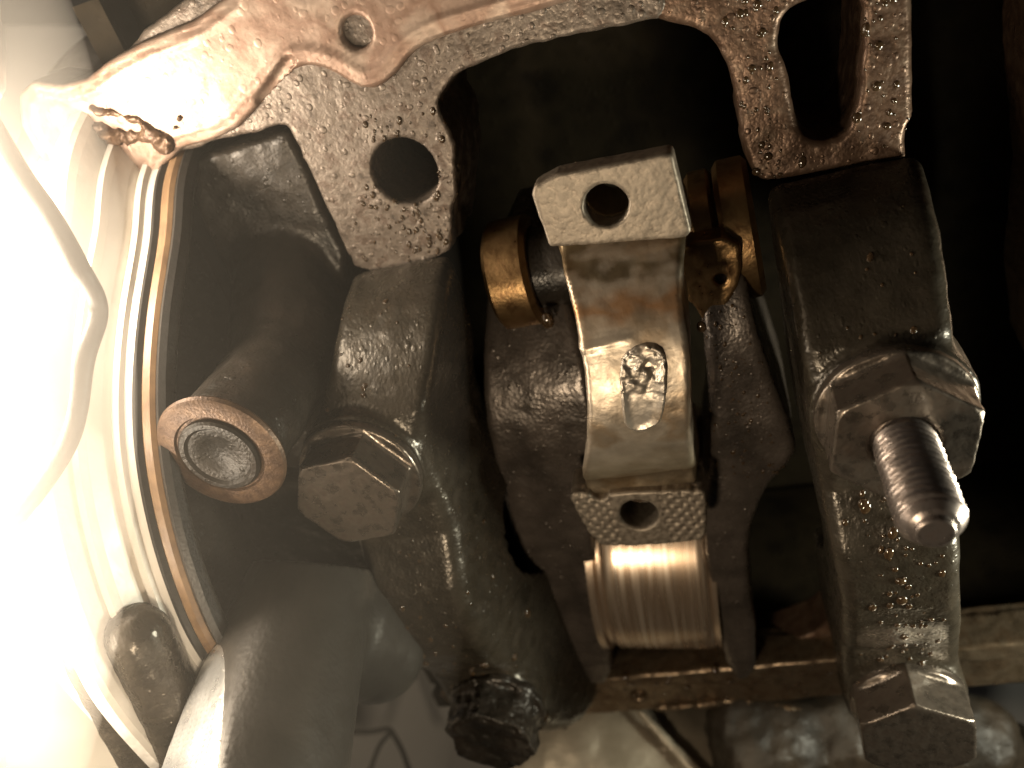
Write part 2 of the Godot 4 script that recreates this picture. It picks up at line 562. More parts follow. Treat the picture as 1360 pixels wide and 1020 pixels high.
# ------------------------------------------------------------------ block
func build_block():
	var t = thing("engine_block", Vector3(0, 0, 0), "open underside of a brown oily engine block, with its sump rail and bearing webs", "engine block")
	var rail := soften(pts([-18.5, 98, -18.5, 90.8, -26.3, 84.5, -49.5, 83.0, -61.0, 79.8, -72, 84, -78.5, 74.0, -73.5, 57.5, -66.0, 51.0, -57.0, 55.5, -50.1, 64.4, -36.0, 63.9, -25.5, 68.7, -21.0, 70.8, -17.9, 72.1, -14.8, 71.8, -11.3, 69.6, -8.4, 66.2, -5.3, 64.9, -1.2, 66.1, 3.5, 69.1, 8.0, 70.0, 16.7, 70.1, 26.8, 69.7, 36.7, 69.8, 58.4, 69.9, 62, 98]), 1)
	var f := func(p: Vector3) -> float:
		var d := dpoly(rail, p.x, p.y)
		d = maxf(d, 2.6 - Vector2(p.x + 4.8, p.y - 74.6).length())
		d = round2(d, absf(p.z + 4.6) - 6.0, 0.35)
		# a raised bead follows the inner edge
		if p.z > -1: d = maxf(d, 1.0 - dcap(p, Vector3(-26.5, 68, 1.6), Vector3(-18.5, 73.5, 1.6), 0.5, 0.3))
		var e := absf(dpoly(rail, p.x, p.y) + 2.6)
		d -= 0.3 * exp(-e * e / 0.5) if p.z > 0 else 0.0
		return d + 0.06 * rough_noise.get_noise_3dv(p) + 0.12 * lump_noise.get_noise_3dv(p)
	part("pan_rail", nets(f, Vector3(-82, 48, -12), Vector3(64, 100, 5), 0.75, Vector3.ZERO), M.rail, t)
	var web := soften(pts([-51.3, 82.9, -70.3, 69.2, -52.3, 63.3, -25.5, 63.4, -24.4, 62.2, -24, 52.7, -23.6, 40.7, -23.9, 30.4, -3.2, 30.4, -1.1, 37.2, 2.7, 44.1, 4.6, 50.9, 5.0, 54.8, 4.0, 57.8, 4.5, 60.4, 9.2, 63.6, 15.8, 64.7, 27.7, 64.8, 38.8, 63.8, 46, 62.9, 46, 72, 20, 80, -19.7, 90.8]), 1)
	f = func(p: Vector3) -> float:
		var d := dpoly(web, p.x, p.y) + 0.5 * rough_noise.get_noise_3dv(p * 0.8)
		d = smax(d, 6.3 - Vector2(p.x + 6.0, p.y - 49.4).length(), 0.8)
		d = round2(d, absf(p.z + 12.0) - 12.0, 0.6)
		return d + 0.14 * rough_noise.get_noise_3dv(p) + 0.2 * lump_noise.get_noise_3dv(p)
	sprinkle(f, -22, 4, 31, 47, 130, 0.15, 0.6, 5)
	sprinkle(f, -16, 6, 42, 62, 70, 0.15, 0.6, 6)
	part("bearing_web", nets(f, Vector3(-73, 28, -25), Vector3(48, 88, 2), 0.75, Vector3.ZERO), M.web, t)
	var web2 := soften(pts([44.7, 62.9, 50.1, 59.9, 53.2, 55.3, 54, 46.7, 53.5, 39, 54.6, 34.4, 56.2, 32.4, 57.2, 32.3, 78.6, 31.3, 79.2, 31.6, 79.3, 37.2, 80.7, 37.7, 81.6, 62.3, 82, 98, 36, 98, 40, 72, 42, 64]), 1)
	var slot := soften(pts([61.1, 54.7, 62.7, 58.9, 65.1, 59.9, 69.5, 60.1, 74.8, 58.4, 74.0, 51.3, 72.4, 42.1, 71.0, 38.6, 68.5, 36.9, 65.0, 37.8, 63.4, 39.9, 62.6, 43.3, 62.2, 50.2]), 1)
	f = func(p: Vector3) -> float:
		var d := dpoly(web2, p.x, p.y)
		d = smax(d, -dpoly(slot, p.x, p.y), 1.0) + 0.35 * rough_noise.get_noise_3dv(p * 0.8)
		d = round2(d, absf(p.z + 12.2) - 12.0, 1.0)
		return d + 0.12 * rough_noise.get_noise_3dv(p) + 0.3 * lump_noise.get_noise_3dv(p * 1.5)
	sprinkle(f, 52, 64, 33, 64, 60, 0.2, 0.8, 7)
	sprinkle(f, 71, 81, 33, 75, 70, 0.2, 0.8, 8)
	part("bearing_web", nets(f, Vector3(34, 30, -25), Vector3(84, 100, 2), 0.75, Vector3.ZERO), M.brown_web, t, Vector3.ZERO, "dark brown web with a long rounded slot")
	f = func(p: Vector3) -> float:
		var d := dpoly(pts([104, -26, 102.5, -8, 104, 14, 102, 40, 104, 90, 122, 90, 122, -26]), p.x, p.y)
		return round2(d, absf(p.z + 22) - 12, 2.0) + 0.4 * rough_noise.get_noise_3dv(p)
	part("bearing_web", nets(f, Vector3(99, -29, -36), Vector3(125, 93, -7), 1.0, Vector3.ZERO), M.brown_web, t)
	# inside of the crankcase
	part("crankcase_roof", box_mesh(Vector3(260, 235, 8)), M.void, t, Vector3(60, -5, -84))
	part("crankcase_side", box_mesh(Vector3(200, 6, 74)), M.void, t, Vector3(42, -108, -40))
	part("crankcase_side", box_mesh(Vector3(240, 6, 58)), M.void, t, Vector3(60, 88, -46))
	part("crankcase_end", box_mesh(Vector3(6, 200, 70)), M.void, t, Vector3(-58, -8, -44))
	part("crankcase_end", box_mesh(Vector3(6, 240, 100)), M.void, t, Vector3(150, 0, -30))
	# lower sump rail: two steps with a bead of old gasket
	f = func(p: Vector3) -> float:
		var e := p.y + 98.0 - (p.x - 38) * 0.055
		var d := round2(absf(e + 5) - 8.0, absf(p.z + 6) - 6.0, 1.0)
		d = minf(d, round2(absf(e - 1) - 2.6, absf(p.z + 4.0) - 5.2, 0.8))
		d = smin(d, round2(absf(e + 12.5) - 1.6, absf(p.z + 8) - 5.0, 0.8), 1.0)
		d = maxf(d, absf(p.x - 36) - 88)
		d = maxf(d, 2.0 - Vector2(p.x - 4.5, e + 6).length() if p.z > -3 else d)
		return d + 0.2 * rough_noise.get_noise_3dv(p) + 0.6 * lump_noise.get_noise_3dv(p)
	sprinkle(f, -20, 100, -112, -95, 60, 0.3, 1.0, 10)
	part("lower_pan_rail", nets(f, Vector3(-54, -122, -16), Vector3(126, -84, 4), 0.9, Vector3.ZERO), M.oil_rail, t)
	f = func(p: Vector3) -> float:
		var d := dpoly(pts([40, -97, 52, -92, 58, -86, 60, -74, 66, -74, 66, -97]), p.x, p.y)
		return round2(d, absf(p.z + 12) - 6, 1.0) + 0.2 * rough_noise.get_noise_3dv(p)
	part("casting_rib", nets(f, Vector3(38, -100, -20), Vector3(68, -72, -4), 0.9, Vector3.ZERO), M.brown_web, t)

func box_mesh(size: Vector3) -> BoxMesh:
	var b := BoxMesh.new()
	b.size = size * 0.001
	return b

# ------------------------------------------------------------------ main bearing caps
func build_caps():
	var prof := soften(pts([31.9, -1, 31.9, 1, 31.6, 3.5, 29.5, 11, 25, 18, 19, 23.5, 12, 28, -13, 28, -18, 30, -28, 34, -42, 34, -52, 31, -57, 28, -80, 28, -92, 20, -101, 10, -101, -1]), 1)
	var b := Vector3(70, -35, 0)
	var t = thing("main_bearing_cap", b, "dark cast main bearing cap that carries the nut with the threaded stud", "bearing cap", "main bearing caps across the crankshaft")
	var f := func(p: Vector3) -> float:
		var d := dpoly(prof, p.y, p.z)
		var waist := 0.7 * exp(-pow((p.y + 36) / 14.0, 2.0)) + 1.2 * smoothstep(-62, -90, p.y)
		var hw := 12.6 - waist - 0.06 * p.z
		d = round2(d, absf(p.x - 68.9 + 0.035 * (p.y - 32) * -1.0 * 0.3) - hw, 2.6)
		d = maxf(d, 15.0 - Vector2(p.y + 35, p.z).length())
		d = smin(d, dcyl(p, 70, 1.0, 18, 29.0, 13.0, 0.8), 1.5)
		d = smin(d, dcyl(p, 68.5, -71.5, 18, 29.0, 11.5, 0.8), 1.5)
		return d + 0.12 * rough_noise.get_noise_3dv(p) + 0.3 * lump_noise.get_noise_3dv(p)
	sprinkle(f, 62, 76, -62, -14, 70, 0.25, 0.95, 1)
	sprinkle(f, 57, 81, -85, 30, 60, 0.2, 0.6, 2)
	part("cap_body", nets(f, Vector3(52, -104, -2), Vector3(88, 35, 38), 0.8, b), M.cast, t)
	b = Vector3(-20, -35, 0)
	t = thing("main_bearing_cap", b, "dark cast main bearing cap with a hex bolt, left of the open connecting rod", "bearing cap", "main bearing caps across the crankshaft")
	var f2 := func(p: Vector3) -> float:
		var d := dpoly(prof, p.y, p.z)
		var mid := lerpf(-22.5, -13.6, smoothstep(2.0, 31.0, p.y))
		var x := p.x - mid
		if x > 0: x -= (0.18 + 0.14 * smoothstep(0, -45, p.y)) * (27 - p.z) * smoothstep(30, 10, p.y)
		var hw := 11.2 - 1.5 * smoothstep(-30, -90, p.y)
		d = round2(d, absf(x) - hw, 2.8)
		d = maxf(d, 15.0 - Vector2(p.y + 35, p.z).length())
		d = smin(d, dcyl(p, -24.0, 4.0, 18, 29.0, 12.4, 0.8), 1.5)
		d = smin(d, dcyl(p, -19.0, -68.0, 16, 28.5, 10.5, 0.8), 1.5)
		return d + 0.12 * rough_noise.get_noise_3dv(p) + 0.3 * lump_noise.get_noise_3dv(p)
	sprinkle(f2, -34, -6, -98, -40, 80, 0.25, 1.2, 3)
	sprinkle(f2, -34, -6, -40, 30, 50, 0.2, 0.6, 4)
	part("cap_body", nets(f2, Vector3(-40, -104, -2), Vector3(6, 35, 38), 0.8, b), M.cast, t)

# ------------------------------------------------------------------ crankshaft
func build_crank():
	var b := Vector3(25, -35, 0)
	var t = thing("crankshaft", b, "forged crankshaft with rough dark cheeks and a bright crankpin", "crankshaft")
	var right := soften(pts([43, 26, 50.5, 22, 51.5, 4, 55.0, -18, 54.6, -22, 47, -30, 42.5, -42, 40.5, -58, 39.5, -76, 37, -93, 30.5, -94, 31.5, -60, 34, -34, 38, -22, 41, 0]), 1)
	var f := func(p: Vector3) -> float:
		var top: float = 9.0 - 0.014 * pow(maxf(0.0, p.y - 2), 2.0) - 0.0012 * pow(minf(0.0, p.y + 45), 2.0)
		var d := dpoly(right, p.x, p.y)
		d = round2(d, absf(p.z - (top - 60) * 0.5) - (top + 60) * 0.5, 1.8)
		return d + 0.12 * rough_noise.get_noise_3dv(p) + 0.3 * lump_noise.get_noise_3dv(p)
	sprinkle(f, 38, 53, -26, 16, 170, 0.1, 0.4, 9)
	part("crank_cheek", nets(f, Vector3(26, -108, -30), Vector3(57, 30, 15), 0.85, b), M.crank, t)
	var left := soften(pts([4, 31, -3, 12, -6, -2, -8.5, -22, -10, -38, -10.5, -60, -11, -78, -10, -95, 0, -96, 4.6, -70, 6.5, -52, 9, -36, 14, -22, 17, -8, 18, 8, 13, 31]), 1)
	f = func(p: Vector3) -> float:
		var top: float = 7.0 - 0.012 * pow(maxf(0.0, p.y + 12), 2.0) - 0.0012 * pow(minf(0.0, p.y + 45), 2.0)
		var d := dpoly(left, p.x, p.y)
		d = round2(d, absf(p.z - (top - 60) * 0.5) - (top + 60) * 0.5, 1.8)
		return d + 0.12 * rough_noise.get_noise_3dv(p) + 0.3 * lump_noise.get_noise_3dv(p)
	part("crank_cheek", nets(f, Vector3(-18, -108, -30), Vector3(21, 34, 12), 0.85, b), M.crank, t)
	# crankpin with its fillets
	var pin := lathe([[31.41, 3.0], [31.20, 4.6], [30.06, 5.4], [29.95, 6.2], [30.68, 6.8], [30.99, 7.4], [30.99, 10], [30.99, 13], [30.99, 16], [30.99, 19], [30.99, 22], [30.99, 25], [30.99, 28], [30.99, 29.6], [30.68, 30.4], [30.16, 31.0], [30.99, 32.4]], 128)
	var o = part("crankpin", pin, M.journal, t, Vector3(0, -63.5 + 35, -20.5) + Vector3(-25, 0, 0))
	o.basis = Basis(Vector3(0, 0, 1), deg_to_rad(-6.0)) * Basis(Vector3(0, 1, 0), Vector3(0, 0, 1), Vector3(1, 0, 0))
	o.position += Vector3(0.0003, 0.0022, 0)
	# oil-brown shoulders of the shaft, beside the upper end of the rod
	var hub := lathe([[0.01, 2.5], [8.5, 2.5], [8.5, 47.4], [0.01, 47.5]], 96)
	o = part("shaft_shoulder", hub, M.dark_cast, t, Vector3(-25, 21 + 35, -8.5))
	o.basis = Basis(Vector3(0, 1, 0), Vector3(0, 0, 1), Vector3(1, 0, 0))
	for q in [[2.0, 11.0, 11.5], [42.2, 47.4, 12.4], [47.6, 54.0, 13.4]]:
		var o2 = part("shaft_band", lathe([[9, q[0]], [q[2] - 1.2, q[0]], [q[2], q[0] + 1.0], [q[2], q[1] - 1.0], [q[2] - 1.2, q[1]], [9, q[1]]], 96), M.brass, t, Vector3(-25, 21 + 35, -8.5), "oil-browned band with a golden shine")
		o2.basis = o.basis
	f = func(p: Vector3) -> float:
		var d := dpoly(soften(pts([39, 27, 51, 27, 50, 18, 47, 14, 45, 9, 43.5, 12, 42, 11, 41, 15, 39.5, 16])), p.x, p.y)
		d = maxf(d, 1.1 - Vector2(p.x - 46.5, p.y - 19.0).length())
		return round2(d, absf(p.z - 4.0) - 3.0, 0.6) + 0.2 * rough_noise.get_noise_3dv(p)
	part("thrust_tab", nets(f, Vector3(36, 6, 0), Vector3(54, 30, 8), 0.5, b), M.brass, t, Vector3.ZERO, "ragged brown tab with a small hole")

# ------------------------------------------------------------------ connecting rod cap
func rod_mid(u: float) -> float:
	return lerpf(24.6, 32.6, smoothstep(-22, 24, u))

func build_rod_cap():
	var b := Vector3(30, 11, 6)
	var t = thing("connecting_rod_cap", b, "bare steel connecting rod cap with two empty bolt holes, in the middle of the engine", "rod cap")
	var f := func(p: Vector3) -> float:
		var r := Vector2(p.y - 11, p.z - 5)
		var rr := r.length()
		var hw := 8.7 + 1.9 * smoothstep(26, 37, p.y) + 2.6 * smoothstep(12, -18, p.y)
		var d := round2(absf(rr - 22.5) - 5.0, absf(p.x - rod_mid(p.y)) - hw, 1.1)
		d = maxf(d, 7.0 - p.z)
		# straight runs under the two seats
		var q := Vector3(p.x - rod_mid(p.y), p.y, p.z)
		d = smin(d, dbox(q, Vector3(0, 38.5, 10), Vector3(hw - 0.4, 5.5, 6.7), 1.2), 2.0)
		d = smin(d, dbox(q, Vector3(0, -12, 12), Vector3(hw - 0.3, 6, 6.4), 1.2), 1.5)
		if p.y > 36: d = maxf(d, 3.45 - Vector2(p.x - 32.3, p.y - 42.6).length())
		# a cast ridge across the crown
		var a := p.y - 23.5 - 0.08 * (p.x - 32)
		d -= 0.35 * exp(-a * a / 0.5) * (smoothstep(34, 30, p.x) if p.z > 20 else 0.0)
		return d + 0.10 * rough_noise.get_noise_3dv(p) + 0.35 * lump_noise.get_noise_3dv(p)
	# burnt oil: an orange band under the crown, brown blotches towards the upper seat
	var stain := func(p: Vector3) -> Color:
		var n := rough_noise.get_noise_3dv(p * Vector3(0.5, 0.9, 0.5))
		var c := Color(1, 0.95, 0.88)
		c = c.lerp(Color(0.85, 0.48, 0.22), clampf(exp(-pow((p.y - 27.5 + n * 3.0) / 1.5, 2.0)) * 0.8, 0, 1))
		c = c.lerp(Color(0.30, 0.24, 0.13), smoothstep(0.05, 0.45, n + 0.06 * (p.y - 30)) * smoothstep(27, 31, p.y) * 0.8)
		c = c.lerp(Color(0.40, 0.36, 0.24), smoothstep(34, 38, p.y) * 0.7)
		return c.lerp(Color(0.42, 0.36, 0.25), smoothstep(4, -8, p.y + 4 * n) * 0.75)
	part("strap", nets(f, Vector3(9, -28, 2), Vector3(47, 47, 36), 0.6, b, stain), M.strap, t)
	var top := pts([21.6, 37.6, 43.2, 34.6, 44.2, 35.6, 43.8, 48.2, 43.2, 48.6, 26, 49.4, 22.2, 48.4, 21.3, 47.0])
	f = func(p: Vector3) -> float:
		var d := dpoly(top, p.x, p.y)
		d = maxf(d, 3.45 - Vector2(p.x - 32.3, p.y - 42.6).length())
		return round2(d, absf(p.z - 19) - 2.2, 0.5) + 0.12 * rough_noise.get_noise_3dv(p)
	part("bolt_seat", nets(f, Vector3(18, 32, 8), Vector3(47, 51, 24), 0.5, b), M.seat_face, t)
	var low := soften(pts([11.2, -14.8, 14.6, -15.3, 15.6, -17.2, 18.0, -17.4, 18.8, -15.8, 36.6, -17.8, 37.2, -19.2, 35.6, -29.6, 33.4, -31.4, 16, -30.6, 12.6, -29.0, 10.6, -17]), 1)
	f = func(p: Vector3) -> float:
		var d := dpoly(low, p.x, p.y)
		d = maxf(d, 3.8 - Vector2(p.x - 23.4, p.y + 22.4).length())
		d = round2(d, absf(p.z - 16) - 4.2, 0.6)
		# knurled diamonds on both sides of the hole
		var off := absf(p.x - 23.4)
		if off > 4.6 and p.z > 18:
			d += 0.30 * (0.5 + 0.5 * cos((p.x + p.y) * 2.6)) * (0.5 + 0.5 * cos((p.x - p.y) * 2.6)) + 0.0
		return d + 0.10 * rough_noise.get_noise_3dv(p)
	part("bolt_seat", nets(f, Vector3(8, -34, 10), Vector3(40, -12, 22), 0.42, b), M.seat_face, t, Vector3.ZERO, "lower bolt seat with a knurled face and a notch")
	var pad := soften(pts([-3.6, 4.5, -1.5, 6.6, 2.2, 7.0, 4.2, 5.2, 4.0, 1.0, 3.4, -4.6, 2.8, -7.2, -0.4, -8.6, -3.0, -7.0, -3.6, -3.0]), 1)
	f = func(p: Vector3) -> float:
		var x := p.x - rod_mid(p.y) - 0.8
		var y := p.y - 15.5
		var rr := Vector2(p.y - 11, p.z - 5).length()
		var d := dpoly(pad, x, y)
		var edge := 0.9 * exp(-d * d / 0.9)
		var lumps: float = 0.8 * rough_noise.get_noise_3dv(p * 1.9) * smoothstep(-4, 3, y)
		return round2(d, absf(rr - 27.0) - (0.9 + edge * 0.6 + lumps), 0.5)
	part("casting_boss", nets(f, Vector3(26, 3, 26), Vector3(42, 26, 36), 0.36, b), M.strap, t)

# ------------------------------------------------------------------ bolts
func dhex(x: float, y: float, ap: float, turn: float) -> float:
	var a := atan2(y, x) - turn
	var s := TAU / 6
	a = fposmod(a + s * 0.5, s) - s * 0.5
	return Vector2(x, y).length() * cos(a) - ap

func hex_mesh(ap: float, h: float, turn: float, flange: float, crust := 0.0, bore := 0.0) -> ArrayMesh:
	var f := func(p: Vector3) -> float:
		var d := round2(dhex(p.x, p.y, ap, turn), absf(p.z - h * 0.5) - h * 0.5, 0.3)
		var r := Vector2(p.x, p.y).length()
		d = maxf(d, (r - ap * 1.06 + (p.z - h) * 1.6) * 0.53)
		if bore > 0: d = maxf(d, (bore + 0.9 * maxf(0, p.z - h + 1.0)) - r)
		d = smin(d, dcyl(p, 0, 0, -0.5, 1.8, flange, 0.5), 0.8)
		if crust > 0: d += crust * (0.6 * rough_noise.get_noise_3dv(p * 0.7 + Vector3(40, 0, 0)) + 1.4 * lump_noise.get_noise_3dv(p * 3))
		return d + 0.08 * rough_noise.get_noise_3dv(p * 1.5)
	var R := maxf(ap * 1.2, flange) + 1.5
	return nets(f, Vector3(-R, -R, -2), Vector3(R, R, h + 2.5), 0.42, Vector3.ZERO)

func build_bolts():
	var t = thing("flange_nut", Vector3(70, 2.0, 29), "dark hex flange nut screwed onto the long threaded stud", "nut")
	part("nut_body", hex_mesh(10.2, 9.0, deg_to_rad(50), 12.2, 0.0, 4.4), M.bolt, t)
	t = thing("threaded_stud", Vector3(70, 2.0, 29), "threaded steel stud standing out of the flange nut", "stud")
	var f := func(p: Vector3) -> float:
		var r := Vector2(p.x, p.y).length()
		var a := atan2(p.y, p.x)
		var th := absf(2.0 * fposmod(p.z / 1.3 + a / TAU, 1.0) - 1.0)
		var R := 4.8 - 0.75 * th
		if p.z > 25.5: R = minf(R, 4.6 - (p.z - 25.5) * 0.9)
		if p.z > 27.2: R = 2.6
		return round2((r - R) * 0.85, absf(p.z - 13.0) - 15.2, 0.3)
	part("thread", nets(f, Vector3(-6, -6, -4), Vector3(6, 6, 30), 0.34, Vector3.ZERO), M.stud, t)
	t = thing("hex_bolt", Vector3(-24, 4.0, 29), "hex head bolt on the left bearing cap, beside the rusty round flange bolt", "bolt", "hex bolts of the bearing caps")
	part("bolt_head", hex_mesh(9.4, 9.0, deg_to_rad(93), 12.0), M.bolt, t)
	t = thing("hex_bolt", Vector3(68.5, -71.5, 29), "hex head bolt at the bottom of the right bearing cap, below the stud", "bolt", "hex bolts of the bearing caps")
	part("bolt_head", hex_mesh(10.2, 10.0, deg_to_rad(60), 11.2), M.bolt, t)
	t = thing("hex_bolt", Vector3(-19, -68, 28.5), "bolt head caked in black oil sludge at the bottom of the left bearing cap", "bolt", "hex bolts of the bearing caps")
	part("bolt_head", hex_mesh(9.2, 10.5, deg_to_rad(60), 11.0, 0.55), M.dark_cast, t)
	t = thing("round_flange_bolt", Vector3(-37.6, 23.0, 43), "round rusty flange bolt with a dark sunken middle, beside the glowing lamp", "bolt")
	part("flange", lathe([[0.01, 0], [10.6, 0], [11.3, 0.3], [11.5, 0.8], [11.2, 1.4], [10.5, 1.75], [8.0, 1.8], [7.7, 1.3], [0.01, 1.2]], 64), M.rust, t)
	part("socket", lathe([[7.3, 0.5], [7.2, 2.0], [6.8, 2.4], [6.0, 2.4], [5.5, 1.9], [3.4, 1.8], [2.9, 1.5], [0.01, 1.4]], 48), M.dark_cast, t)

# ------------------------------------------------------------------ front housing
func build_front():
	var cv := Curve2D.new()
	var raw := pts([70, -34, 66, -12, 60.5, 3, 52, 14, 43, 27, 34.5, 37, 26, 44.5, 16, 50.5, 5, 55, -7, 57.8, -22, 58, -32, 57])
	for i in raw.size():
		var t2 := (raw[mini(i + 1, raw.size() - 1)] - raw[maxi(i - 1, 0)]) / 6.0
		cv.add_point(raw[i], -t2, t2)
	cv.bake_interval = 2.0
	var P := cv.get_baked_points()
	var t = thing("front_seal_housing", Vector3(-50, 0, 0), "pale half-round housing at the left end of the block, washed out by the lamp", "housing")
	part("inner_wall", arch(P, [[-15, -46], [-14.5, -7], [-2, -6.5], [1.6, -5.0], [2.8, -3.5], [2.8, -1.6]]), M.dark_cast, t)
	part("cover_ring", arch(P, [[-3.0, -2.2], [-3.2, 0.4], [-4.6, 0.7], [-4.9, 1.7], [-6.0, 1.9], [-6.3, 0.9], [-7.2, 0.9], [-7.5, 2.6], [-8.6, 5.2], [-8.8, 7.0], [-9.8, 7.3], [-10.1, 6.3], [-10.8, 6.5], [-11.1, 10.8], [-11.5, 12.4], [-12.4, 13.1], [-15, 13.2], [-17, 12], [-18, 8], [-30, 6], [-34, 0]]), M.cover, t)
	t = thing("gasket", Vector3(-50, 0, 0), "black rubber gasket line along the inner edge of the front housing", "gasket", "black gaskets of the front housing")
	part("gasket_bead", arch(P, [[3.6, -2.0], [3.6, 0.0], [2.6, 0.7], [1.5, 0.0], [1.4, -2.0]]), M.gasket, t)
	t = thing("gasket", Vector3(-50, 0, 0), "black rubber gasket line between the orange seal and the pale cover", "gasket", "black gaskets of the front housing")
	part("gasket_bead", arch(P, [[-1.4, -2.0], [-1.4, 0.2], [-2.1, 0.9], [-3.0, 0.6], [-3.2, -2.0]]), M.gasket, t)
	t = thing("orange_seal", Vector3(-50, 0, 0), "thin orange sealing strip curving between the two black gasket lines", "seal")
	part("seal_strip", arch(P, [[1.5, -2.0], [1.4, 0.0], [0.7, 0.6], [-0.7, 0.7], [-1.3, 0.2], [-1.4, -2.0]]), M.seal, t)
	# bosses on the outer face
	t = thing("ribbed_boss", Vector3(-62, -6, 60), "dark ribbed casting boss low on the front housing, below the lamp glare", "boss")
	var f := func(p: Vector3) -> float:
		var d := dcap(p, Vector3(-58, 0, 62), Vector3(-62, -40, 68), 5.5, 6.0)
		d = smin(d, dcap(p, Vector3(-66, 0, 66), Vector3(-70, -38, 70), 4.0, 4.0), 1.5)
		return d + 0.3 * rough_noise.get_noise_3dv(p)
	part("boss_body", nets(f, Vector3(-80, -50, 50), Vector3(-48, 10, 80), 0.9, Vector3(-62, -6, 60)), M.cast, t)
	# the dark casting behind the round flange bolt
	var b := Vector3(-46, 20, 0)
	var block := pts([-52, 61, -27.5, 61, -27, 34, -33, 22, -54, 14])
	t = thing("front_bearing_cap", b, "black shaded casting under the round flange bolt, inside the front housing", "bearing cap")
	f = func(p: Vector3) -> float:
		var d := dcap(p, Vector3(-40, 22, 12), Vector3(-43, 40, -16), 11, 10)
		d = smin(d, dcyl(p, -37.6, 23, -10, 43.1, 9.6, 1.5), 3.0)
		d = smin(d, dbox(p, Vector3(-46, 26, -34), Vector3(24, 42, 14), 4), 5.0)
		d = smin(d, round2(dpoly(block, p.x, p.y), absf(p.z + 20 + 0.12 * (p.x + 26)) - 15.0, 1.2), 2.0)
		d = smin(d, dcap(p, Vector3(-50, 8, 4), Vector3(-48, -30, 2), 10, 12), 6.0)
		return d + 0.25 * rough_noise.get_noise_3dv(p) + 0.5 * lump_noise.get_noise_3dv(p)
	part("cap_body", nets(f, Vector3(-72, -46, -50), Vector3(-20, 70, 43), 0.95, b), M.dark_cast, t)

# an outline in the (u, h) plane drawn out along a profile of (c, outward)
func arch(P: PackedVector2Array, prof: Array) -> ArrayMesh:
	var st := SurfaceTool.new()
	for k in prof.size() - 1:
		var rows := []
		for i in P.size():
			var d := (P[mini(i + 1, P.size() - 1)] - P[maxi(i - 1, 0)]).normalized()
			var n := Vector2(-d.y, d.x)
			if n.dot(P[i] - Vector2(-10, 0)) < 0: n = -n
			var r := []
			for q in [prof[k], prof[k + 1]]:
				var w: Vector2 = P[i] + n * q[1]
				r.append(Vector3(q[0], w.x, w.y))
			rows.append(r)
		st.append_from(sheet(rows), 0, Transform3D())
	return st.commit()

# ------------------------------------------------------------------ pump and strainer
func build_pump():
	var b := Vector3(-40, -52, 20)
	var t = room_thing("oil_strainer", b * 0.001, "big dark round oil strainer housing at the bottom left with a bright left edge", "oil strainer")
	var pn := Vector3(-0.75, 0.45, 0.48).normalized()
	var rim := func(p: Vector3) -> float:
		var d := dcap(p, Vector3(-41, -41, 8), Vector3(-46, -84, 58), 12.5, 19.0) + 0.6
		d = maxf(d, (p - Vector3(-41, -35.0, 16)).dot(Vector3(0.05, 0.72, -0.20).normalized()))
		var e: float = (p - Vector3(-52.6, -58.6, 40.4)).dot(pn)
		return round2(d, absf(e + 0.3) - 0.75, 0.3)
	part("bevel", nets(rim, Vector3(-70, -100, -10), Vector3(-20, -26, 74), 0.7, b), M.edge, t, Vector3.ZERO, "bright machined bevel")
	var f := func(p: Vector3) -> float:
		var d := dcap(p, Vector3(-41, -41, 8), Vector3(-46, -84, 58), 12.5, 19.0)
		d = maxf(d, (p - Vector3(-41, -34.5, 16)).dot(Vector3(0.05, 0.72, -0.20).normalized()))
		d = smin(d, dcap(p, Vector3(-36, -52, 2), Vector3(-30, -58, -4), 13.0, 11.0), 3.0)
		# flat bevel along the lamp side
		d = smax(d, (p - Vector3(-52.6, -58.6, 40.4)).dot(pn), 0.5)
		d += 0.18 * exp(-pow((p.y + 0.9 * p.z + 36.0) / 0.35, 2.0))
		return d + 0.04 * lump_noise.get_noise_3dv(p)
	part("strainer_body", nets(f, Vector3(-70, -104, -20), Vector3(-14, -26, 80), 0.9, b), M.pump, t)
	var cv := [Vector3(-32.5, -59.0, 52.5), Vector3(-31.5, -61.0, 53.2), Vector3(-31.2, -63.5, 54), Vector3(-31.6, -66, 54.6), Vector3(-33, -68.5, 55.2)]
	for i in cv.size(): cv[i] -= b
	part("paint_mark", tube(cv, 0.8, 8), M.mark, t, Vector3.ZERO, "curved mustard paint mark")
	b = Vector3(-57, -19, 12)
	t = thing("pump_bracket", b, "dark oily bracket step between the round flange bolt and the strainer", "bracket")
	f = func(p: Vector3) -> float:
		var d := dpoly(pts([-76, -14, -68, -12, -62, -3, -40, -4, -34, -28, -42, -34, -72, -31, -79, -24]), p.x, p.y)
		return round2(d, absf(p.z - 8) - 11, 1.5) + 0.35 * rough_noise.get_noise_3dv(p) + 0.8 * lump_noise.get_noise_3dv(p)
	part("bracket_body", nets(f, Vector3(-82, -37, -6), Vector3(-31, 0, 22), 0.9, b), M.dark_cast, t)

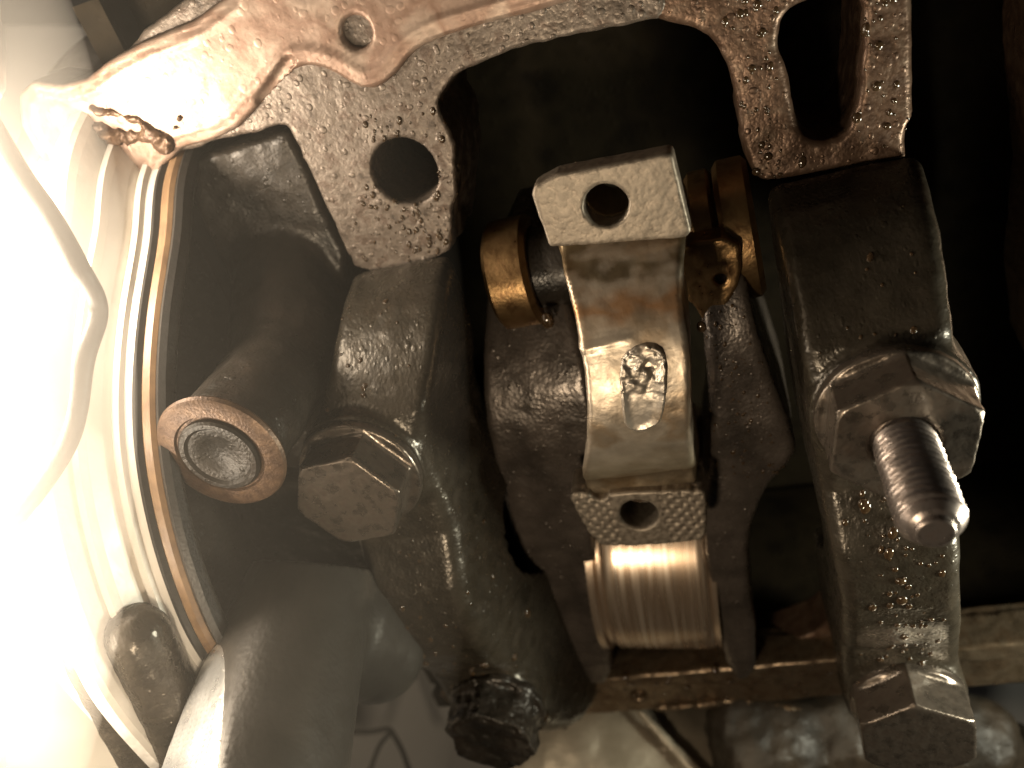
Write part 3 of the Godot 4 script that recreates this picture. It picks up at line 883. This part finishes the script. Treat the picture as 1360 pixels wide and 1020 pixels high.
# ------------------------------------------------------------------ below the rail
func build_lower():
	var o = part("workshop_floor", box_mesh(Vector3(900, 600, 10)), M.grey_sheet, self, Vector3(0, -150, -180))
	tag(o, "plain grey workshop surface seen through the gap below the block", "", "", "structure")
	var b := Vector3(30, -98, -62)
	var t = room_thing("bell_housing", b * 0.001, "beige dusty rounded transmission housing below the lower rail", "housing")
	var f := func(p: Vector3) -> float:
		var d := dcap(p, Vector3(20, -120, -96), Vector3(50, -140, -90), 44, 50)
		d = smin(d, dcap(p, Vector3(36, -92, -58), Vector3(62, -118, -46), 1.5, 3), 2.0)
		return d + 0.7 * lump_noise.get_noise_3dv(p)
	part("housing_shell", nets(f, Vector3(-2, -140, -110), Vector3(80, -78, -20), 1.3, b), M.bell, t)
	b = Vector3(78, -96, -48)
	t = room_thing("lower_casting", b * 0.001, "dark lumpy casting under the lower rail, left of the bottom right bolt", "casting")
	f = func(p: Vector3) -> float:
		var d := dcap(p, Vector3(64, -92, -52), Vector3(120, -94, -44), 11, 13)
		d = smin(d, dbox(p, Vector3(100, -108, -50), Vector3(44, 14, 12), 4), 6)
		return d + 0.7 * rough_noise.get_noise_3dv(p * 0.8) + 2.2 * lump_noise.get_noise_3dv(p * 0.9)
	part("casting_body", nets(f, Vector3(46, -130, -72), Vector3(150, -72, -24), 1.3, b), M.sludge, t)
	t = thing("wire_hook", Vector3(-3, -110, -4), "thin bent wire hook below the lower rail, right of the sludgy bolt", "wire")
	part("wire", tube([Vector3(-12, -3, 0), Vector3(-4, -4, 1), Vector3(4, -3.4, 1), Vector3(9, -1, 0), Vector3(10.5, 3, -2), Vector3(10, 6, -5)], 0.7, 10), M.wire, t)
	t = room_thing("bent_wire", Vector3(-0.043, -0.118, -0.10), "thin dark bent wire in front of the grey workshop surface", "wire")
	part("wire", tube([Vector3(-14, 3, 0), Vector3(-4, 3.4, 1), Vector3(3, 4, 1), Vector3(-1, -2, 1), Vector3(-6, -16, 2)], 0.8, 8), M.gasket, t)
	part("wire", tube([Vector3(3, 4, 1), Vector3(7, -4, 0), Vector3(11, -16, 0)], 0.9, 8), M.gasket, t)
	t = thing("gasket_strip", Vector3(30, -110, 0), "loose oily strip of gasket hanging along the lower rail", "gasket")
	part("strip", tube([Vector3(-30, -1.5, -1), Vector3(-20, -1, 0), Vector3(-12, 0.5, 1), Vector3(0, 0.5, 0), Vector3(8, -2, 0), Vector3(16, -3, 1), Vector3(24, -6.5, 0), Vector3(34, -11, 0)], 0.8, 10, 1.2), M.oil_rail, t)
	# pale sheet, lower left corner
	var rows := []
	for i in 26:
		var r := []
		for j in 26:
			var x := -150 + j * 4.0
			var y := -130 + i * 4.0
			var fold := 7.0 * sin((x * 0.7 + y) * 0.11) + 10.0 * lump_noise.get_noise_2d(x * 0.35, y * 0.5)
			r.append(Vector3(x + 90, y + 90, -60 + fold + 0.2 * (x + 90)) - Vector3(0, 0, 0))
		rows.append(r)
	t = room_thing("dust_sheet", Vector3(-0.09, -0.09, 0.0), "pale crumpled sheet in the lamp glare at the bottom left corner", "sheet")
	part("sheet_cloth", sheet(rows), M.cloth, t)

# ------------------------------------------------------------------ top left background
func build_top_left():
	var t = room_thing("rubber_hose", Vector3(-0.068, 0.02, 0.048), "thin dark hose hanging across the glare of the work lamp", "hose", "hoses at the left of the block")
	part("hose_wall", tube([Vector3(-34, 38, -10), Vector3(-20, 27, -6), Vector3(-9, 13, -1), Vector3(-4, 6.5, 0), Vector3(0.6, -1.7, 0), Vector3(1.6, -8, -4), Vector3(0.5, -16, -2), Vector3(-3, -30, -3), Vector3(-16, -46, -6)], 1.5, 14), M.gasket, t)
	t = room_thing("rubber_hose", Vector3(-0.09, 0.06, 0.0), "thicker dark hose above, running up to the top left corner", "hose", "hoses at the left of the block")
	part("hose_wall", tube([Vector3(20, 50, -20), Vector3(10, 26, -14), Vector3(-10, 6, -10), Vector3(-26, -30, -14)], 4.5, 14), M.hose, t)
	t = room_thing("frame_rail", Vector3(-0.06, 0.085, -0.01), "dull brown chassis bar behind the sump rail at the top left", "bar")
	var o = part("bar", box_mesh(Vector3(110, 16, 12)), M.rust, t, Vector3(0, 2, -22))
	o.rotation.z = deg_to_rad(22)
	t = room_thing("beige_bracket", Vector3(-0.06, 0.085, 0.0), "small beige bracket in the top left corner", "bracket")
	o = part("plate", box_mesh(Vector3(26, 7, 4)), M.beige, t, Vector3(-4, 6, -6))
	o.rotation.z = deg_to_rad(25)
	o = part("plate", box_mesh(Vector3(8, 26, 4)), M.beige, t, Vector3(-22, -2, -8))
	o.rotation.z = deg_to_rad(-8)

# ------------------------------------------------------------------ oil beads
func build_small():
	var b := Vector3(-52, 70, 2)
	var t = thing("sludge_crust", b, "cracked crust of old sealant and sludge on the left end of the sump rail", "crust")
	var g := func(p: Vector3) -> float:
		var d := dcap(p, Vector3(-64, 74, 0.8), Vector3(-59, 70, 1.4), 1.3, 1.6)
		d = smin(d, dcap(p, Vector3(-59, 70, 1.4), Vector3(-54, 68.5, 1.2), 1.6, 0.9), 1.2)
		d = smin(d, dcap(p, Vector3(-54, 68.5, 1.2), Vector3(-48, 66.5, 1.4), 0.9, 1.5), 1.2)
		d = smin(d, dcap(p, Vector3(-55, 73, 1.4), Vector3(-51, 70, 1.4), 0.5, 0.7), 0.8)
		d = smin(d, dcap(p, Vector3(-51, 70, 1.4), Vector3(-49.5, 65.5, 1.2), 0.7, 1.8), 1.0)
		d = smin(d, dcap(p, Vector3(-60, 75.5, 1.4), Vector3(-55, 73, 1.4), 0.9, 0.5), 0.8)
		d = smin(d, dcap(p, Vector3(-46, 68, 1.4), Vector3(-43.5, 69.5, 1.4), 0.5, 0.4), 0.8)
		return d + 0.9 * rough_noise.get_noise_3dv(p * 1.8) + 0.3 * lump_noise.get_noise_3dv(p * 6)
	part("crust", nets(g, Vector3(-68, 60, -4), Vector3(-40, 80, 8), 0.5, b), M.rust, t)
	var mm := MultiMesh.new()
	mm.transform_format = MultiMesh.TRANSFORM_3D
	var s := SphereMesh.new()
	s.radius = 0.001
	s.height = 0.002
	s.radial_segments = 16
	s.rings = 8
	mm.mesh = s
	for q in [[23.6, 2.5, 28.8, 0.9], [43, 20, 24, 0.8], [12.5, 15, 3, 1.4], [4, -99, 0.8, 1.0], [54, -98, 0.6, 1.3]]:
		drops.append(Transform3D(Basis().scaled(Vector3(q[3], q[3] * 1.3, q[3] * 0.7)), Vector3(q[0], q[1], q[2]) * 0.001))
	mm.instance_count = drops.size()
	for i in drops.size(): mm.set_instance_transform(i, drops[i])
	var o := MultiMeshInstance3D.new()
	o.name = "oil_drops"
	o.multimesh = mm
	o.material_override = M.oil
	add_child(o)
	o.transform = Transform3D(EB, Vector3.ZERO)
	tag(o, "clear brown oil drops standing on the caps and the rail", "oil drops", "", "stuff")

# ------------------------------------------------------------------ smoky air round the lamp
func build_air():
	var fv := FogVolume.new()
	fv.name = "lamp_haze"
	fv.shape = RenderingServer.FOG_VOLUME_SHAPE_ELLIPSOID
	fv.size = Vector3(0.22, 0.34, 0.09)
	fv.position = Vector3(-0.115, -0.01, 0.075)
	var fm := FogMaterial.new()
	fm.albedo = Color(1.0, 0.97, 0.92)
	fm.density = 0.62
	fv.material = fm
	add_child(fv)
	var fi := FogVolume.new()
	fi.name = "lamp_glare"
	fi.shape = RenderingServer.FOG_VOLUME_SHAPE_ELLIPSOID
	fi.size = Vector3(0.078, 0.19, 0.07)
	fi.position = Vector3(-0.094, -0.004, 0.062)
	var fk := FogMaterial.new()
	fk.albedo = Color(1.0, 0.97, 0.93)
	fk.density = 9.0
	fi.material = fk
	add_child(fi)
	tag(fi, "thick white glare close around the glowing tube of the work lamp", "haze", "", "stuff")
	tag(fv, "hazy glare hanging in the air round the work lamp", "haze", "", "stuff")
